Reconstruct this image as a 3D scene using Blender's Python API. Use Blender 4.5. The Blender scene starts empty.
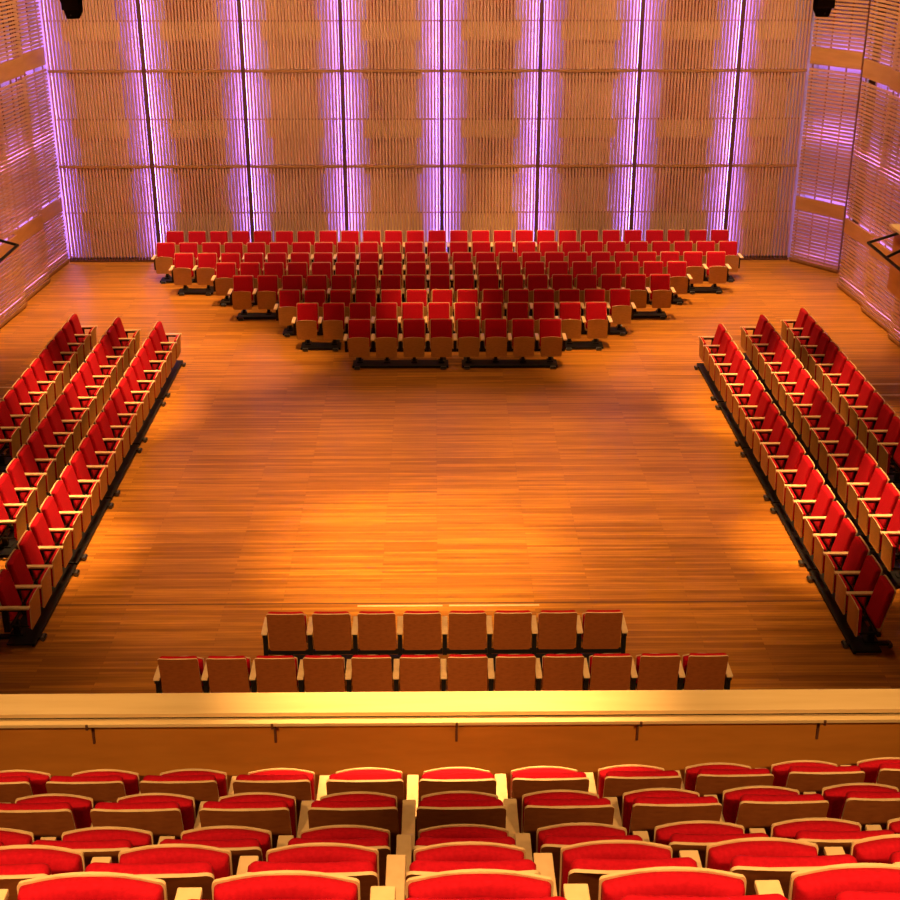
import bpy, bmesh, math, random
from mathutils import Vector, Matrix
random.seed(7)
S = bpy.context.scene
C = S.collection
PI = math.pi

# ------------------------------------------------------------------ materials
def new_mat(name):
    m = bpy.data.materials.new(name); m.use_nodes = True
    nt = m.node_tree
    return m, nt, nt.nodes['Principled BSDF']

def wood(name, c1, c2, rough=.45, scale=(3, 3, 3), spec=.4, noise=4.0):
    m, nt, b = new_mat(name)
    tc = nt.nodes.new('ShaderNodeTexCoord'); mp = nt.nodes.new('ShaderNodeMapping')
    mp.inputs['Scale'].default_value = scale
    n = nt.nodes.new('ShaderNodeTexNoise'); n.inputs['Scale'].default_value = noise
    n.inputs['Detail'].default_value = 4
    r = nt.nodes.new('ShaderNodeValToRGB')
    r.color_ramp.elements[0].position = .3; r.color_ramp.elements[0].color = (*c1, 1)
    r.color_ramp.elements[1].position = .7; r.color_ramp.elements[1].color = (*c2, 1)
    L = nt.links.new
    L(tc.outputs['Object'], mp.inputs['Vector']); L(mp.outputs[0], n.inputs['Vector'])
    L(n.outputs['Fac'], r.inputs['Fac']); L(r.outputs['Color'], b.inputs['Base Color'])
    b.inputs['Roughness'].default_value = rough
    b.inputs['Specular IOR Level'].default_value = spec
    return m

def plain(name, c, rough=.5, metal=0., spec=.4):
    m, nt, b = new_mat(name)
    b.inputs['Base Color'].default_value = (*c, 1)
    b.inputs['Roughness'].default_value = rough
    b.inputs['Metallic'].default_value = metal
    b.inputs['Specular IOR Level'].default_value = spec
    return m

def velvet(name, c1, c2):
    m = wood(name, c1, c2, rough=.85, scale=(1, 1, 1), spec=.15, noise=60)
    b = m.node_tree.nodes['Principled BSDF']
    b.inputs['Sheen Weight'].default_value = .04
    b.inputs['Sheen Tint'].default_value = (1, .15, .1, 1)
    return m

def emit(name, c, s):
    m, nt, b = new_mat(name)
    b.inputs['Base Color'].default_value = (.8, .8, .8, 1)
    b.inputs['Emission Color'].default_value = (*c, 1)
    b.inputs['Emission Strength'].default_value = s
    return m

def floor_mat():
    m, nt, b = new_mat('floor_planks')
    L = nt.links.new
    tc = nt.nodes.new('ShaderNodeTexCoord')
    br = nt.nodes.new('ShaderNodeTexBrick')
    br.inputs['Scale'].default_value = 1
    br.inputs['Brick Width'].default_value = 2.1
    br.inputs['Row Height'].default_value = .06
    br.inputs['Mortar Size'].default_value = .0015
    br.inputs['Bias'].default_value = 0
    br.offset = .37; br.offset_frequency = 2
    br.inputs['Color1'].default_value = (.31, .105, .013, 1)
    br.inputs['Color2'].default_value = (.54, .215, .026, 1)
    br.inputs['Mortar'].default_value = (.14, .045, .012, 1)
    mp = nt.nodes.new('ShaderNodeMapping'); mp.inputs['Scale'].default_value = (.5, 7, 1)
    n = nt.nodes.new('ShaderNodeTexNoise'); n.inputs['Scale'].default_value = 2.5; n.inputs['Detail'].default_value = 6
    r = nt.nodes.new('ShaderNodeMapRange')
    r.inputs['From Min'].default_value = .25; r.inputs['From Max'].default_value = .75
    r.inputs['To Min'].default_value = .72; r.inputs['To Max'].default_value = 1.28
    mx = nt.nodes.new('ShaderNodeMix'); mx.data_type = 'RGBA'; mx.blend_type = 'MULTIPLY'; mx.inputs[0].default_value = 1
    L(tc.outputs['Object'], br.inputs['Vector']); L(tc.outputs['Object'], mp.inputs['Vector'])
    L(mp.outputs[0], n.inputs['Vector']); L(n.outputs['Fac'], r.inputs['Value'])
    L(br.outputs['Color'], mx.inputs[6]); L(r.outputs[0], mx.inputs[7])
    L(mx.outputs[2], b.inputs['Base Color'])
    b.inputs['Roughness'].default_value = .38
    b.inputs['Specular IOR Level'].default_value = .26
    return m

M = dict(
    floor=floor_mat(),
    red=velvet('red_velvet', (.46, .0025, .013), (.58, .005, .020)),
    shell=wood('back_shell_wood', (.27, .075, .016), (.36, .11, .026), .5, (2, 2, 6), noise=8),  # redder than the underside: orange bounce from the floor put into the colour
    under=wood('seat_underside_wood', (.46, .235, .06), (.56, .30, .085), .5, (2, 2, 8), noise=8),
    pale=wood('pale_edge_wood', (.80, .54, .28), (.90, .64, .36), .4, (4, 4, 4)),
    black=plain('black_metal', (.008, .007, .008), .5, 0, .25),
    castor=plain('castor_grey', (.12, .12, .13), .35, .6),
    slat=wood('slat_wood', (.50, .26, .17), (.60, .33, .22), .5, (1, 1, .4), noise=2),
    hslat=wood('side_slat_wood', (.46, .23, .095), (.60, .31, .14), .5, (.5, .5, 4), noise=2),
    band=wood('band_board_wood', (.46, .21, .065), (.54, .26, .085), .5, (.3, .3, 2)),
    backing=plain('white_backing', (.62, .54, .62), .8),
    block=wood('warm_glow_paint', (.80, .50, .20), (.9, .6, .28), .6),  # golden tone painted in place of warm light on the wall
    mull=wood('dark_mullion_wood', (.10, .035, .018), (.14, .05, .025), .6),
    cross=wood('crossbar_wood', (.34, .15, .05), (.42, .2, .07), .5),
    parapet=wood('parapet_wood', (.50, .19, .024), (.58, .23, .032), .5, (.6, .6, 3)),
    ledge=wood('ledge_wood', (.74, .52, .24), (.82, .60, .30), .35, (.25, 3, 3)),
    tread=wood('tread_wood', (.16, .055, .015), (.22, .08, .02), .6),
    wall=wood('plain_wall_wood', (.26, .11, .04), (.32, .14, .055), .7, (.5, .5, .5)),
    ceil=plain('dark_ceiling', (.05, .03, .02), .9),
    steel=plain('steel', (.55, .42, .28), .3, .8),
    led=emit('lavender_light', (.40, .21, 1.0), 13),
    ledh=emit('lavender_light_side', (.46, .24, 1.0), 17),
)

# ------------------------------------------------------------------ mesh helpers
def obj(name, bm, mats, parent=None):
    me = bpy.data.meshes.new(name)
    bmesh.ops.recalc_face_normals(bm, faces=bm.faces)
    bm.to_mesh(me); bm.free()
    for m in (mats if isinstance(mats, (list, tuple)) else [mats]):
        me.materials.append(m)
    o = bpy.data.objects.new(name, me); C.objects.link(o)
    if parent: o.parent = parent
    return o

def tag(o, label, cat, group=None, kind=None):
    o['label'] = label; o['category'] = cat
    if group: o['group'] = group
    if kind: o['kind'] = kind
    return o

def empty(name, loc=(0, 0, 0), rz=0):
    o = bpy.data.objects.new(name, None); C.objects.link(o)
    o.location = loc; o.rotation_euler = (0, 0, rz)
    return o

def box(bm, x0, x1, y0, y1, z0, z1, mi=0, T=None, bev=0):
    vs = [Vector((x, y, z)) for x in (x0, x1) for y in (y0, y1) for z in (z0, z1)]
    if T: vs = [T(v) if callable(T) else T @ v for v in vs]
    v = [bm.verts.new(p) for p in vs]
    fs = []
    for a in ((0, 1, 3, 2), (4, 6, 7, 5), (0, 4, 5, 1), (2, 3, 7, 6), (0, 2, 6, 4), (1, 5, 7, 3)):
        f = bm.faces.new([v[i] for i in a]); f.material_index = mi; fs.append(f)
    if bev:
        es = list({e for f in fs for e in f.edges})
        bmesh.ops.bevel(bm, geom=es, offset=bev, segments=2, profile=.6, affect='EDGES')
    return v

def cyl(bm, c, axis, r, h, n=12, r2=None, mi=0):
    axis = Vector(axis).normalized(); r2 = r if r2 is None else r2
    q = axis.to_track_quat('Z', 'Y'); c = Vector(c)
    a = [bm.verts.new(c + q @ Vector((r*math.cos(2*PI*i/n), r*math.sin(2*PI*i/n), -h/2))) for i in range(n)]
    b = [bm.verts.new(c + q @ Vector((r2*math.cos(2*PI*i/n), r2*math.sin(2*PI*i/n), h/2))) for i in range(n)]
    for i in range(n):
        f = bm.faces.new((a[i], a[(i+1) % n], b[(i+1) % n], b[i])); f.material_index = mi
    bm.faces.new(a[::-1]); bm.faces.new(b)

def rod(bm, p, q, r, n=8):
    p, q = Vector(p), Vector(q)
    cyl(bm, (p+q)/2, q-p, r, (q-p).length, n)

def outline(w, h, rt, rb, arch=0, seg=5):
    """closed outline in (u, v); v 0..h; corner radii rt (top) and rb (bottom); arch = extra rise of the top middle"""
    pts = []
    hw = w/2
    for cx, cy, r, a0 in ((hw-rb, rb, rb, -PI/2), (hw-rt, h-rt, rt, 0)):
        for i in range(seg+1):
            a = a0 + PI/2*i/seg
            pts.append((cx + r*math.cos(a), cy + r*math.sin(a)))
    for i in range(1, 8):
        u = (hw-rt) - 2*(hw-rt)*i/8
        pts.append((u, h + arch*(1-(u/(hw-rt))**2)))
    for cx, cy, r, a0 in ((-hw+rt, h-rt, rt, PI/2), (-hw+rb, rb, rb, PI)):
        for i in range(seg+1):
            a = a0 + PI/2*i/seg
            pts.append((cx + r*math.cos(a), cy + r*math.sin(a)))
    return pts

def slab(bm, pts, layers, T, side=0, cap=0, front=None):
    """layers: list of (w, inset); rings of the outline joined from first to last and capped"""
    n = len(pts)
    cu = sum(p[0] for p in pts)/n; cv = sum(p[1] for p in pts)/n
    hu = max(p[0] for p in pts)-cu; hv = max(p[1] for p in pts)-cv
    rings = []
    for w, ins in layers:
        su, sv = 1-ins/hu, 1-ins/hv
        rings.append([bm.verts.new(T(cu+(u-cu)*su, cv+(v-cv)*sv, w + (curve(u) if curve else 0))) for u, v in pts])
    for a, b in zip(rings, rings[1:]):
        for i in range(n):
            f = bm.faces.new((a[i], a[(i+1) % n], b[(i+1) % n], b[i])); f.material_index = side; f.smooth = len(layers) > 3
    for k, r in enumerate((rings[0], rings[-1])):
        f = bm.faces.new(r); f.material_index = front if k and front is not None else cap
    return rings
curve = lambda u: .22*u*u        # the boards are slightly dished across their width

def plane_T(base, up, nrm):
    base, up, nrm = Vector(base), Vector(up), Vector(nrm)
    return lambda u, v, w: base + Vector((u, 0, 0)) + up*v + nrm*w

# ------------------------------------------------------------------ theatre seat (front is -Y, origin on the floor)
T13 = math.radians(13)
BK = plane_T((0, .04, .343), (0, math.sin(T13), math.cos(T13)), (0, -math.cos(T13), math.sin(T13)))
a = math.radians(-3)
ST = plane_T((0, -.258, .235), (0, math.sin(a), math.cos(a)), (0, math.cos(a), -math.sin(a)))

def make_seat(on_rail=True):
    r = empty('theatre_seat')
    bm = bmesh.new()
    slab(bm, outline(.456, .614, .026, .04, 0), [(-.014, 0), (0, 0)], lambda u, v, w: BK(u, v-.037, w), side=1, cap=0, front=1)
    obj('back_shell', bm, [M['shell'], M['pale']], r)
    bm = bmesh.new()
    slab(bm, outline(.432, .562, .03, .05, 0), [(.001, 0), (.045, 0), (.06, .008), (.068, .03)], lambda u, v, w: BK(u, v+.004, w), 0, 0)
    obj('backrest', bm, M['red'], r)
    bm = bmesh.new()
    slab(bm, outline(.420, .408, .016, .03, .022), [(0, 0), (.012, 0)], ST, side=1, cap=0, front=1)
    obj('seat_shell', bm, [M['under'], M['pale']], r)
    bm = bmesh.new()
    slab(bm, outline(.408, .394, .018, .03, .022), [(.013, 0), (.045, .004), (.058, .014), (.066, .04)], lambda u, v, w: ST(u, v+.008, w), 0, 0)
    obj('seat_cushion', bm, M['red'], r)
    def arm(x):
        bm = bmesh.new(); box(bm, x-.036, x+.036, -.275, .13, .586, .612, bev=.006)
        obj('armrest', bm, M['pale'], r)
        bm = bmesh.new(); box(bm, x-.026, x+.026, -.0, .075, .26, .586)
        box(bm, x-.02, x+.02, -.16, -.0, .555, .586)
        box(bm, x-.02, x+.02, .075, .14, .555, .586)
        obj('arm_support', bm, M['black'], r)
    arm(.275)
    bm = bmesh.new()
    box(bm, -.2475, .2485, .0, .05, .262, .312)
    for s in (-1, 1): cyl(bm, (s*.19, -.02, .288), (1, 0, 0), .022, .03, 10); box(bm, s*.19-.012, s*.19+.012, -.235, .0, .275, .30)
    obj('crossbar', bm, M['black'], r)
    bm = bmesh.new()
    z0 = .0605 if on_rail else 0
    box(bm, -.03, .03, -.025, .055, z0+.018, .262)
    box(bm, -.06, .06, -.075, .105, z0, z0+.018)
    obj('pedestal', bm, M['black'], r)
    return r

def kids(o, L=[]):
    return KIDS[o.name]
KIDS = {}
def register(proto):
    KIDS[proto.name] = [c for c in proto.children]
FREE = {}
bpy.context.view_layer.update()
proto_rail = make_seat(True); proto_bal = make_seat(False)
register(proto_rail); register(proto_bal)
USED = set()
def put_seat(proto, loc, rz, label, group, end_arm=False, swap=False):
    if proto.name not in USED:
        USED.add(proto.name); r = proto; parts = KIDS[proto.name]
    else:
        r = proto.copy(); C.objects.link(r); parts = []
        for c in KIDS[proto.name]:
            d = c.copy(); C.objects.link(d); d.parent = r; parts.append(d)
    r.location = loc; r.rotation_euler = (0, 0, rz)
    tag(r, label, 'theatre seat', group)
    if swap:
        for c in parts:
            if c.name.split('.')[0] in ('armrest', 'arm_support'): c.location = (-.55, 0, 0)
    if end_arm:
        for c in KIDS[proto.name]:
            if c.name.split('.')[0] in ('armrest', 'arm_support'):
                d = c.copy(); C.objects.link(d); d.parent = r
                d.location = (-.55, 0, 0)
    return r

ORD = ['', 'first', 'second', 'third', 'fourth', 'fifth', 'sixth', 'seventh', 'eighth', 'ninth', 'tenth', 'eleventh', 'twelfth',
       'thirteenth', 'fourteenth', 'fifteenth', 'sixteenth', 'seventeenth', 'eighteenth', 'nineteenth', 'twentieth']

# --- rails
def make_rail(n, ext=.04):
    r = empty('seat_rail')
    L = (n-1)*.55/2 + .1
    bm = bmesh.new(); box(bm, -L-ext, L+ext, -.265, .09, .034, .060, bev=.004)  # rail beam, widened into a black plate to deepen the under-seat shade
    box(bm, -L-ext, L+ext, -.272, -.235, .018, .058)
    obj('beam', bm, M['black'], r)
    for s in ((-1, 1) if n > 1 else (-1,)):
        x = s*(L-.06) if n > 1 else 0
        bm = bmesh.new(); box(bm, x-.05, x+.05, -.355, .28, .036, .0595, bev=.005)
        # foot bar crosses just under the beam
        f = obj('foot', bm, M['black'], r)
        for y in (-.325, .25):
            bm = bmesh.new(); cyl(bm, (x, y, .032), (1, 0, 0), .032, .11, 14)
            obj('castor', bm, M['castor'], f)
    return r

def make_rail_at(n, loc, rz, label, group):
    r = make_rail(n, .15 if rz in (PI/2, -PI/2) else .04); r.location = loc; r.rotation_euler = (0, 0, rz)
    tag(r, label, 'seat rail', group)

def groups(n):
    if n % 4 == 0: return [4]*(n//4) if n <= 8 else [2]+[4]*((n-4)//4)+[2]
    if n % 4 == 2: return [3]+[4]*((n-6)//4)+[3]
    return [4]*(n//4)+[n % 4]

def name_lr(i, n):
    if i < (n+1)//2:
        return 'leftmost' if i == 0 else ORD[i+1]+' from the left'
    j = n-1-i
    return 'rightmost' if j == 0 else ORD[j+1]+' from the right'

PITCH = .55
# --- far block, facing the camera
far = [(8, 25.72, .38), (12, 26.86, .335), (14, 27.83, .41), (18, 28.99, .36), (20, 30.08, .37), (24, 30.95, .35), (26, 31.94, .29), (26, 33.10, .31)]
rown = ['front row', 'second row', 'third row', 'fourth row', 'fifth row', 'sixth row', 'seventh row', 'rearmost row']
for (n, Y, xc), rn in zip(far, rown):
    y = Y-.17
    for i in range(n):
        x = xc + (i-(n-1)/2)*PITCH
        put_seat(proto_rail, (x, y, 0), 0, 'red tip-up seat, %s in the %s of the far block' % (name_lr(i, n), rn), 'red seats of the far block', i == 0)
    k = 0; gs = groups(n)
    for gi, g in enumerate(gs):
        x = xc + (k+(g-1)/2-(n-1)/2)*PITCH; k += g
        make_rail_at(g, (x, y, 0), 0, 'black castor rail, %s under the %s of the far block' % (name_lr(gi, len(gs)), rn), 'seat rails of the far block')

# --- side blocks
sides = [('left', PI/2, [(-5.42, 25.43, 20), (-6.30, 25.70, 16), (-7.24, 25.95, 11)]),
         ('right', -PI/2, [(5.54, 25.14, 20), (6.51, 25.75, 18), (7.45, 26.20, 13)])]
for side, rz, rows in sides:
    for (x, y0, n), rn in zip(rows, ('front row', 'middle row', 'back row')):
        for i in range(n):
            # the arm sits at local +x: left block local +x -> +Y, right block local +x -> -Y
            first = (i == n-1) if side == 'left' else (i == 0)
            nm = 'farthest' if i == 0 else ORD[i+1]+' from the far end'
            put_seat(proto_rail, (x, y0-i*PITCH, 0), rz, 'red tip-up seat, %s in the %s of the %s block' % (nm, rn, side), 'red seats of the %s block' % side, first and side == 'left', side == 'right')
        k = 0; gi = 0
        while k < n:
            g = min(4, n-k)
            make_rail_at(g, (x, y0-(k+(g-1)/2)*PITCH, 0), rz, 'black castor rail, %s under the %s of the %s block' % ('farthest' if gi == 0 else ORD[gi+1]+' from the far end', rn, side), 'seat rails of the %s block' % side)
            k += g; gi += 1

# --- two near rows on the floor, seen from behind
for n, Y, xc, rn in ((12, 13.17, .07, 'longer'), (8, 14.16, .09, 'shorter')):
    for i in range(n):
        put_seat(proto_rail, (xc+(i-(n-1)/2)*PITCH, Y, 0), PI, 'red seat with brown back, %s in the %s near floor row' % (name_lr(i, n), rn), 'seats seen from behind below the balcony', i == n-1)
    for gi in range(n//4):
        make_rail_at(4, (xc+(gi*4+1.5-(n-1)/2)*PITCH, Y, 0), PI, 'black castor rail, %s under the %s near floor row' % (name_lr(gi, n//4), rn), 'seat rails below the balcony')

# --- balcony rows
bal = [(6.90, 3.945, -5, 5, .117, 'balcony row next to the railing'), (5.93, 4.507, -4, 4, .117, 'second balcony row from the railing'),
       (5.00, 4.98, -3, 4, .117, 'third balcony row from the railing'), (4.00, 5.757, -3, 3, .117, 'fourth balcony row from the railing'),
       (3.01, 6.478, -2, 2, .117, 'balcony row closest to the camera')]
if True:
    bal[2] = (5.00, 5.033, -4, 4, .117, bal[2][5])
treads = []
for Yt, zt, i0, i1, dx, rn in bal:
    y, z = Yt-.28, zt-.69
    treads.append((y, z))
    n = i1-i0+1
    for i in range(n):
        x = dx+(i0+i)*PITCH
        put_seat(proto_bal, (x, y+.0085*max(0, x)**2, z), PI, 'red tip-up seat, %s in the %s' % (name_lr(i, n), rn), 'balcony seats', i == n-1)

# ------------------------------------------------------------------ the setting
def struct(name, bm, mats, label, cat):
    return tag(obj(name, bm, mats), label, cat, None, 'structure')

bm = bmesh.new(); box(bm, -13, 13, 1.5, 34.2, -.2, 0)
struct('floor', bm, M['floor'], 'polished orange wooden strip floor of the hall', 'floor')
bm = bmesh.new(); box(bm, -13, 13, -5, 34.2, 12.5, 12.7)
struct('ceiling', bm, M['ceil'], 'dark ceiling above the hall, out of frame', 'ceiling')

# balcony steps
bm = bmesh.new()
ys = [t[0]+.55 for t in treads]; ys[0] = 7.42
for k, (y, z) in enumerate(treads):
    lo = ys[k+1] if k+1 < len(treads) else treads[-1][0]-.45
    box(bm, -7, 7, lo, ys[k], z-.6, z)
ylo = treads[-1][0]-.45; z = treads[-1][1]
for k in range(5):
    z += .7; box(bm, -7, 7, ylo-1.0, ylo, z-.9, z) if z < 7.4 else box(bm, -7, 7, ylo-1, ylo, 6.6, 7.2)
    ylo -= 1.0
struct('floor_balcony', bm, M['tread'], 'dark stepped wooden floor of the balcony under the seats', 'floor')

# parapet with ledge and brackets
bm = bmesh.new(); box(bm, -7, 7, 7.46, 7.58, 2.6, 3.93)
par = struct('wall_parapet', bm, M['parapet'], 'orange brown wooden balcony parapet below the pale railing ledge', 'wall')
bm = bmesh.new(); box(bm, -7, 7, 7.385, 7.625, 3.968, 4.0, bev=.004)
obj('ledge', bm, M['ledge'], par)
bm = bmesh.new(); box(bm, -7, 7, 7.40, 7.60, 3.952, 3.968)
obj('ledge_core', bm, M['black'], par)
bm = bmesh.new(); box(bm, -7, 7, 7.335, 7.46, 3.925, 3.950, bev=.003)
obj('lower_lip', bm, M['ledge'], par)
for k in range(-4, 5):
    x = .125+1.213*k
    bm = bmesh.new()
    box(bm, x-.008, x+.008, 7.442, 7.462, 3.72, 3.912, bev=.003)
    box(bm, x-.008, x+.008, 7.325, 7.462, 3.910, 3.9245)
    box(bm, x-.008, x+.008, 7.325, 7.334, 3.92, 3.9505)
    obj('bracket', bm, M['mull'], par)

# back wall -----------------------------------------------------------
YB = 33.50          # face of the slats
bm = bmesh.new(); box(bm, -11.5, 11.5, YB+.27, YB+.6, 0, 12.5)
wb = struct('wall_back', bm, M['backing'], 'tall back wall of vertical wooden slats glowing purple at its panel seams', 'wall')
seams = [-9.42, -7.09, -4.68, -2.27, .16, 2.57, 5.0, 7.42, 9.10]
tiers = [(.12, 2.40), (2.47, 4.72), (4.79, 7.06)]
for b in range(8):
    x0, x1 = seams[b]+.05, seams[b+1]-.05
    if b == 0: x0 = seams[0]
    if b == 7: x1 = seams[8]
    ns = int(round((x1-x0)/.0805)); st = (x1-x0)/ns
    for (z0, z1) in tiers:
        bm = bmesh.new()
        for i in range(ns):
            xa = x0 + st*(i+.5)
            box(bm, xa-.023, xa+.023, YB, YB+.05, z0, z1)
        scr = obj('slat_screen', bm, M['slat'], wb)
        zm = (z0+z1)/2
        bm = bmesh.new(); box(bm, x0, x1, YB+.05, YB+.062, zm-.018, zm+.018)
        obj('crossbar', bm, M['cross'], scr)
        # boards behind the slats, their golden colour standing in for warm light patches
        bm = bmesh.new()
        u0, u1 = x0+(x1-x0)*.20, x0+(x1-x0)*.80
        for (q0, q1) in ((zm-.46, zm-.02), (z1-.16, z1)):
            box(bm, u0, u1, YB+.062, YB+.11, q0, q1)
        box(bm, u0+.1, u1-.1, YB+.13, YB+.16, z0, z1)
        obj('warm_glow_board', bm, M['block'], scr)
    for zc in (2.435, 4.755, 7.09):
        bm = bmesh.new(); box(bm, x0, x1, YB-.012, YB+.10, zc-.030, zc+.030)
        obj('tier_rail', bm, M['cross'], wb)
    bm = bmesh.new(); box(bm, x0, x1, YB-.01, YB+.25, 0, .05)
    for i in range(ns):
        xa = x0+st*(i+.5); box(bm, xa-.023, xa+.023, YB, YB+.05, .05, .12)
    obj('base_rail', bm, M['mull'], wb)
for b, x in enumerate(seams):
    if 0 < b < 8:
        bm = bmesh.new(); box(bm, x-.05, x+.05, YB-.01, YB+.06, 0, 7.06)
        obj('mullion', bm, M['mull'], wb)
    if b == 8: continue
    xs = (x-.03, x+.03) if b > 0 else (x+.03,)
    for xx in xs:
        for (z0, z1) in tiers:
            bm = bmesh.new(); box(bm, xx-.014, xx+.014, YB+.10, YB+.125, z0+.02, z1-.02)
            obj('light_strip', bm, M['led'], wb)
bm = bmesh.new(); box(bm, -11.5, 11.5, YB+.0, YB+.27, 7.10, 12.5)
obj('upper_panel', bm, M['wall'], wb)

# side walls ------------------------------------------------------------
def side_panel(par, p0, p1, inward, ztop=7.4):
    """horizontal slats between floor points p0 and p1; inward = unit vector into the hall"""
    p0, p1 = Vector((*p0, 0)), Vector((*p1, 0))
    d = p1-p0; L = d.length; d.normalize()
    n = Vector((-d.y, d.x, 0))
    if n.dot(Vector((*inward, 0))) < 0: n = -n
    T = lambda v: p0 + d*v.x + n*v.y + Vector((0, 0, v.z))
    bands = [(1.34, 1.69), (4.93, 5.34)]
    bm = bmesh.new()
    z = .16
    while z < ztop:
        if not any(b0-.045 < z < b1+.045 for b0, b1 in bands):
            box(bm, 0, L, -.04, 0, z-.026, z+.026, T=T)
        z += .086
    scr = obj('slat_screen', bm, M['hslat'], par)
    bm = bmesh.new()
    for u in (.02, L*.33, L*.67, L-.05): box(bm, u, u+.03, -.10, -.066, .1, ztop, T=T)
    obj('batten', bm, M['cross'], scr)
    bm = bmesh.new(); box(bm, .0, L, -.36, -.34, .0, ztop, T=T)
    obj('backing', bm, M['backing'], scr)
    bm = bmesh.new(); box(bm, 0, L, -.34, -.0, 0, .10, T=T); box(bm, 0, L, 0, .025, .05, .11, T=T)
    obj('base_rail', bm, M['cross'], scr)
    for b0, b1 in bands:
        bm = bmesh.new(); box(bm, 0, L, -.05, .004, b0, b1, T=T)
        obj('band_board', bm, M['band'], scr)
    for zc in (1.34+.07, 1.69-.07, 4.93+.08, 5.34-.08, 3.256, 3.342, .332):
        bm = bmesh.new(); box(bm, L*.06, L*.94, -.062, -.050, zc-.008, zc+.008, T=T)
        obj('light_strip', bm, M['ledh'], scr)

bm = bmesh.new(); box(bm, -11.0, -10.4, -5, 34.2, 0, 12.5)
wl = struct('wall_left', bm, M['wall'], 'left side wall of stepped panels with horizontal slats and purple glow', 'wall')
bm = bmesh.new(); box(bm, 10.6, 11.2, -5, 34.2, 0, 12.5)
wr = struct('wall_right', bm, M['wall'], 'right side wall of angled panels with horizontal slats and purple glow', 'wall')
Ls = [33.46, 31.62, 29.60, 27.55, 25.5, 23.5]
for a0, a1 in zip(Ls, Ls[1:]):
    side_panel(wl, (-9.43, a0), (-9.57, a1+.01), (1, 0))
side_panel(wr, (9.13, 33.42), (10.02, 32.2), (-1, -.3))
Rs = [31.03, 29.06, 27.10, 25.1, 23.1]
for a0, a1 in zip(Rs, Rs[1:]):
    side_panel(wr, (9.70, a0), (9.84, a1+.01), (-1, 0))
bm = bmesh.new(); box(bm, -13, 13, -5.2, -5, 0, 12.7)
struct('wall_front', bm, M['wall'], 'plain wooden wall behind the balcony, out of frame', 'wall')
bm = bmesh.new(); box(bm, -10.4, 10.6, 5.2, 5.4, 0, 2.6)
struct('wall_under_balcony', bm, M['wall'], 'wooden wall below the balcony, hidden by the parapet', 'wall')

# side galleries: pale ledge and wooden parapet ending just inside the frame
def gallery(side, x, y):
    s = 1 if side == 'right' else -1
    X = 10.6 if s > 0 else 10.4
    bm = bmesh.new()
    def bx(a, b, *r, bev=0): box(bm, min(s*a, s*b), max(s*a, s*b), *r, bev=bev)
    bx(x+.08, X, 6.5, y-.04, 2.95, 3.10)
    bx(x+.08, x+.16, 6.5, y-.04, 3.10, 3.96); bx(x+.16, X, y-.12, y-.04, 3.10, 3.96)
    g = struct('wall_gallery_'+side, bm, M['parapet'], 'wooden end of the %s side gallery with its pale ledge' % side, 'gallery')
    bm = bmesh.new(); bx(x, x+.24, 6.5, y, 3.96, 4.0); bx(x+.24, X, y-.24, y, 3.96, 4.0)
    obj('ledge', bm, M['ledge'], g)
gallery('right', 7.23, 20.84)
gallery('left', 7.03, 20.84)

# black safety frames projecting from the gallery ends
def safety(side):
    s = 1 if side == 'right' else -1
    bm = bmesh.new()
    xt, xg = (6.62, 7.31) if s > 0 else (6.36, 7.11)
    z = 3.93
    tip, far_end = (s*xt, 19.92, z), (s*(xg+.01), 20.55, z)
    mid, near_end = (s*xt, 19.05, z), (s*xt, 17.6, z)
    for p, q in ((tip, far_end), (tip, near_end), (mid, (s*(xg+.01), 19.85, z)), (near_end, (s*(xg+.01), 17.9, z))):
        rod(bm, p, q, .023)
    r = obj('safety_rail', bm, M['black'])
    tag(r, 'thin black metal safety rail projecting from the %s gallery' % side, 'railing')
safety('right'); safety('left')

# floor inlays
bm = bmesh.new(); box(bm, -6.1, 5.6, 15.81, 15.835, -.002, .002)
struct('trim_1', bm, M['mull'], 'thin dark seam of the floor lift running across the wooden floor', 'trim')
for k, (x0, x1) in enumerate(((-1.08, .07), (.16, 1.38))):
    bm = bmesh.new(); box(bm, x0, x1, 15.73, 15.765, -.002, .006)
    struct('trim_%d' % (k+2), bm, M['pale'], 'pale strip let into the floor, %s one before the near seats' % ('left' if k == 0 else 'right'), 'trim')
for k, (s, y) in enumerate(((1, 24.28), (1, 23.68), (-1, 24.28), (-1, 23.68))):
    bm = bmesh.new(); box(bm, min(s*8.1, s*9.6), max(s*8.1, s*9.6), y-.03, y+.03, -.002, .006)
    struct('trim_%d' % (k+4), bm, M['pale'], 'pale strip let into the floor by the %s wall, %s one' % ('right' if s > 0 else 'left', 'farther' if y > 24 else 'nearer'), 'trim')

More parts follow.
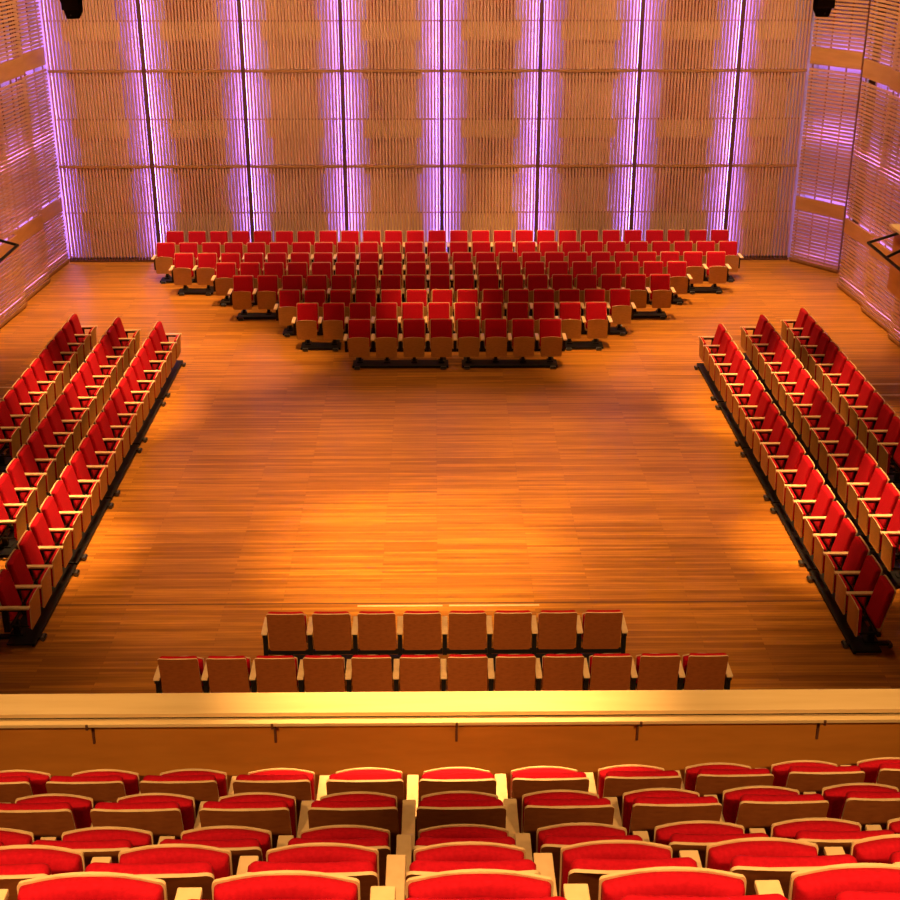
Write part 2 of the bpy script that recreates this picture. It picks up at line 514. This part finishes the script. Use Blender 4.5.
# hanging loudspeakers
def speaker(name_side, x, y, z, tilt):
    r = empty('hanging_loudspeaker', (x, y, z)); m = 1 if x < 0 else -1
    bm = bmesh.new()
    prof = [(m*u, v) for u, v in ((-.08, 0), (.17, 0), (.25, .15), (.27, .80), (-.31, .80))]
    fr = [bm.verts.new((u, -.24, v)) for u, v in prof]; bk = [bm.verts.new((u*.72, .26, v*.96+.05)) for u, v in prof]
    bm.faces.new(fr); bm.faces.new(bk[::-1])
    for i in range(5): bm.faces.new((fr[i], bk[i], bk[(i+1) % 5], fr[(i+1) % 5]))
    bmesh.ops.bevel(bm, geom=list(bm.edges), offset=.012, segments=2, affect='EDGES')
    obj('cabinet', bm, M['black'], r)
    bm = bmesh.new(); box(bm, -.16, .17, -.256, -.236, .17, .74, bev=.008)
    obj('grille', bm, plain('grille_black', (.02, .02, .021), .7), r)
    bm = bmesh.new(); cyl(bm, (.0, -.243, .07), (0, 1, 0), .018, .01, 12)
    obj('status_light', bm, M['castor'], r)
    bm = bmesh.new()
    for s in (-1, 1): box(bm, s*.325-.012, s*.325+.012, -.03, .03, .66, .92); cyl(bm, (s*.29, 0, .72), (1, 0, 0), .02, .06, 10)
    box(bm, -.337, .337, -.03, .03, .92, .95); rod(bm, (0, 0, .95), (0, 0, 12.5-z), .025)
    obj('hanger', bm, M['black'], r)
    r.rotation_euler = (0, 0, tilt)
    tag(r, 'black loudspeaker hanging at the top %s corner of the hall' % name_side, 'loudspeaker', 'hanging loudspeakers')
speaker('left', -7.27, 28, 6.50, .18)
speaker('right', 7.83, 28, 6.52, -.18)

# ------------------------------------------------------------------ light
WARM = (1.0, .55, .19)
def spot(name, loc, aim, watt, deg, blend=.6, col=WARM, size=.12):
    l = bpy.data.lights.new(name, 'SPOT'); l.energy = watt; l.color = col
    l.spot_size = math.radians(deg); l.spot_blend = blend; l.shadow_soft_size = size
    o = bpy.data.objects.new(name, l); C.objects.link(o)
    o.location = loc
    o.rotation_euler = (Vector(aim)-Vector(loc)).to_track_quat('-Z', 'Y').to_euler()
    return o
# broad warm fill, added to raise the ambient level
for x in (-4.5, 0, 4.5):
    for y in (16.5, 22.5, 29.5):
        spot('fill_wash', (x, y, 12.2), (x*.95, y+.5, 0), 190, 95, 1)
# stage floor
spot('stage_spot', (0, 17.0, 12.2), (-.3, 17.3, 0), 4600, 26, 1)
for x in (-3.4, 0, 3.4):
    spot('stage_spot', (x, 21.0, 12.2), (x*1.0, 20.8, 0), 1650, 36, 1)
    spot('stage_spot', (x, 17.6, 12.2), (x*1.0, 17.6, 0), 1500, 32, 1)
for s in (-1, 1):
    spot('side_spot', (s*4.6, 23.0, 12.2), (s*5.9, 23.0, .6), 5600, 19, 1)
    spot('side_spot', (s*4.6, 17.6, 12.2), (s*5.9, 17.5, .6), 5600, 18, 1)
    spot('side_spot', (s*5.6, 22.4, 12.2), (s*7.5, 22.4, .6), 2400, 13, .9)
    spot('side_spot', (s*5.2, 20.4, 12.2), (s*6.4, 20.4, .6), 700, 24, 1)
    spot('corner_spot', (s*5.0, 30.6, 12.2), (s*7.2, 28.6, 0), 3600, 38, 1)
    spot('corner_spot', (s*4.0, 25, 12.2), (s*4.3, 25.8, 0), 3600, 24, 1)
    spot('wall_spot', (s*6.2, 29.6, 12.2), (s*9.6, 30.6, 3.2), 1200, 70, 1, (1, .62, .36))
spot('far_spot', (-.1, 24.0, 12.2), (-.1, 27.3, .6), 2700, 14, 1)
spot('far_spot', (2.0, 28.0, 12.2), (2.0, 33.0, .8), 2000, 16, .9)
spot('far_spot', (-1.6, 28.0, 12.2), (-1.6, 33.0, .8), 1100, 16, .9)
for x in (-7, -3.5, 0, 3.5, 7):
    spot('wall_spot', (x, 27.5, 12.2), (x, 33.5, 3.4), 850, 60, .9, (1, .60, .32))
# balcony and the floor below it
spot('balcony_spot', (0, 7.9, 12.2), (.05, 7.65, 3.8), 4200, 24, 1)
for x in (-2.3, 0, 2.3):
    spot('balcony_spot', (x, 1.2, 12.2), (x*.95, 2.45, 6.2), 950 if x == 0 else 600, 34, .9)
spot('balcony_spot', (0, 4.6, 12.2), (0, 4.9, 5), 330, 62, 1)
for s in (-1, 1):
    spot('balcony_spot', (s*3, 8.2, 12.2), (s*3.2, 7.9, 3.8), 700, 30, .9)
    spot('balcony_back_fill', (s*2.5, -2.5, 11.8), (s*1.8, 9.0, 3.4), 1500, 26, 1)  # added fill from behind the camera for parapet and seat backs
    spot('near_fill', (s*2, 3.5, 12.0), (s*1.6, 13.4, .5), 1600, 24, 1)  # added fill on the backs of the near floor rows
    spot('gallery_fill', (s*4.5, 27, 12.2), (s*7.6, 20.8, 3.7), 1500, 16, 1)  # added to brighten the gallery end faces and ledges

w = bpy.data.worlds.new('hall_dark'); S.world = w; w.use_nodes = True
w.node_tree.nodes['Background'].inputs[0].default_value = (1, .6, .35, 1)
w.node_tree.nodes['Background'].inputs[1].default_value = .02

# ------------------------------------------------------------------ camera
cd = bpy.data.cameras.new('camera'); cam = bpy.data.objects.new('camera', cd); C.objects.link(cam)
cd.sensor_width = 36; cd.lens = 1331.3/900*36; cd.clip_end = 200
cam.location = (0, 0, 9.0365)
cam.rotation_euler = (PI/2-.40445, 0, -.010906)
S.camera = cam
S.view_settings.view_transform = 'Standard'; S.view_settings.look = 'None'
S.view_settings.exposure = 1.35; S.view_settings.gamma = 1
S.view_settings.use_curve_mapping = False
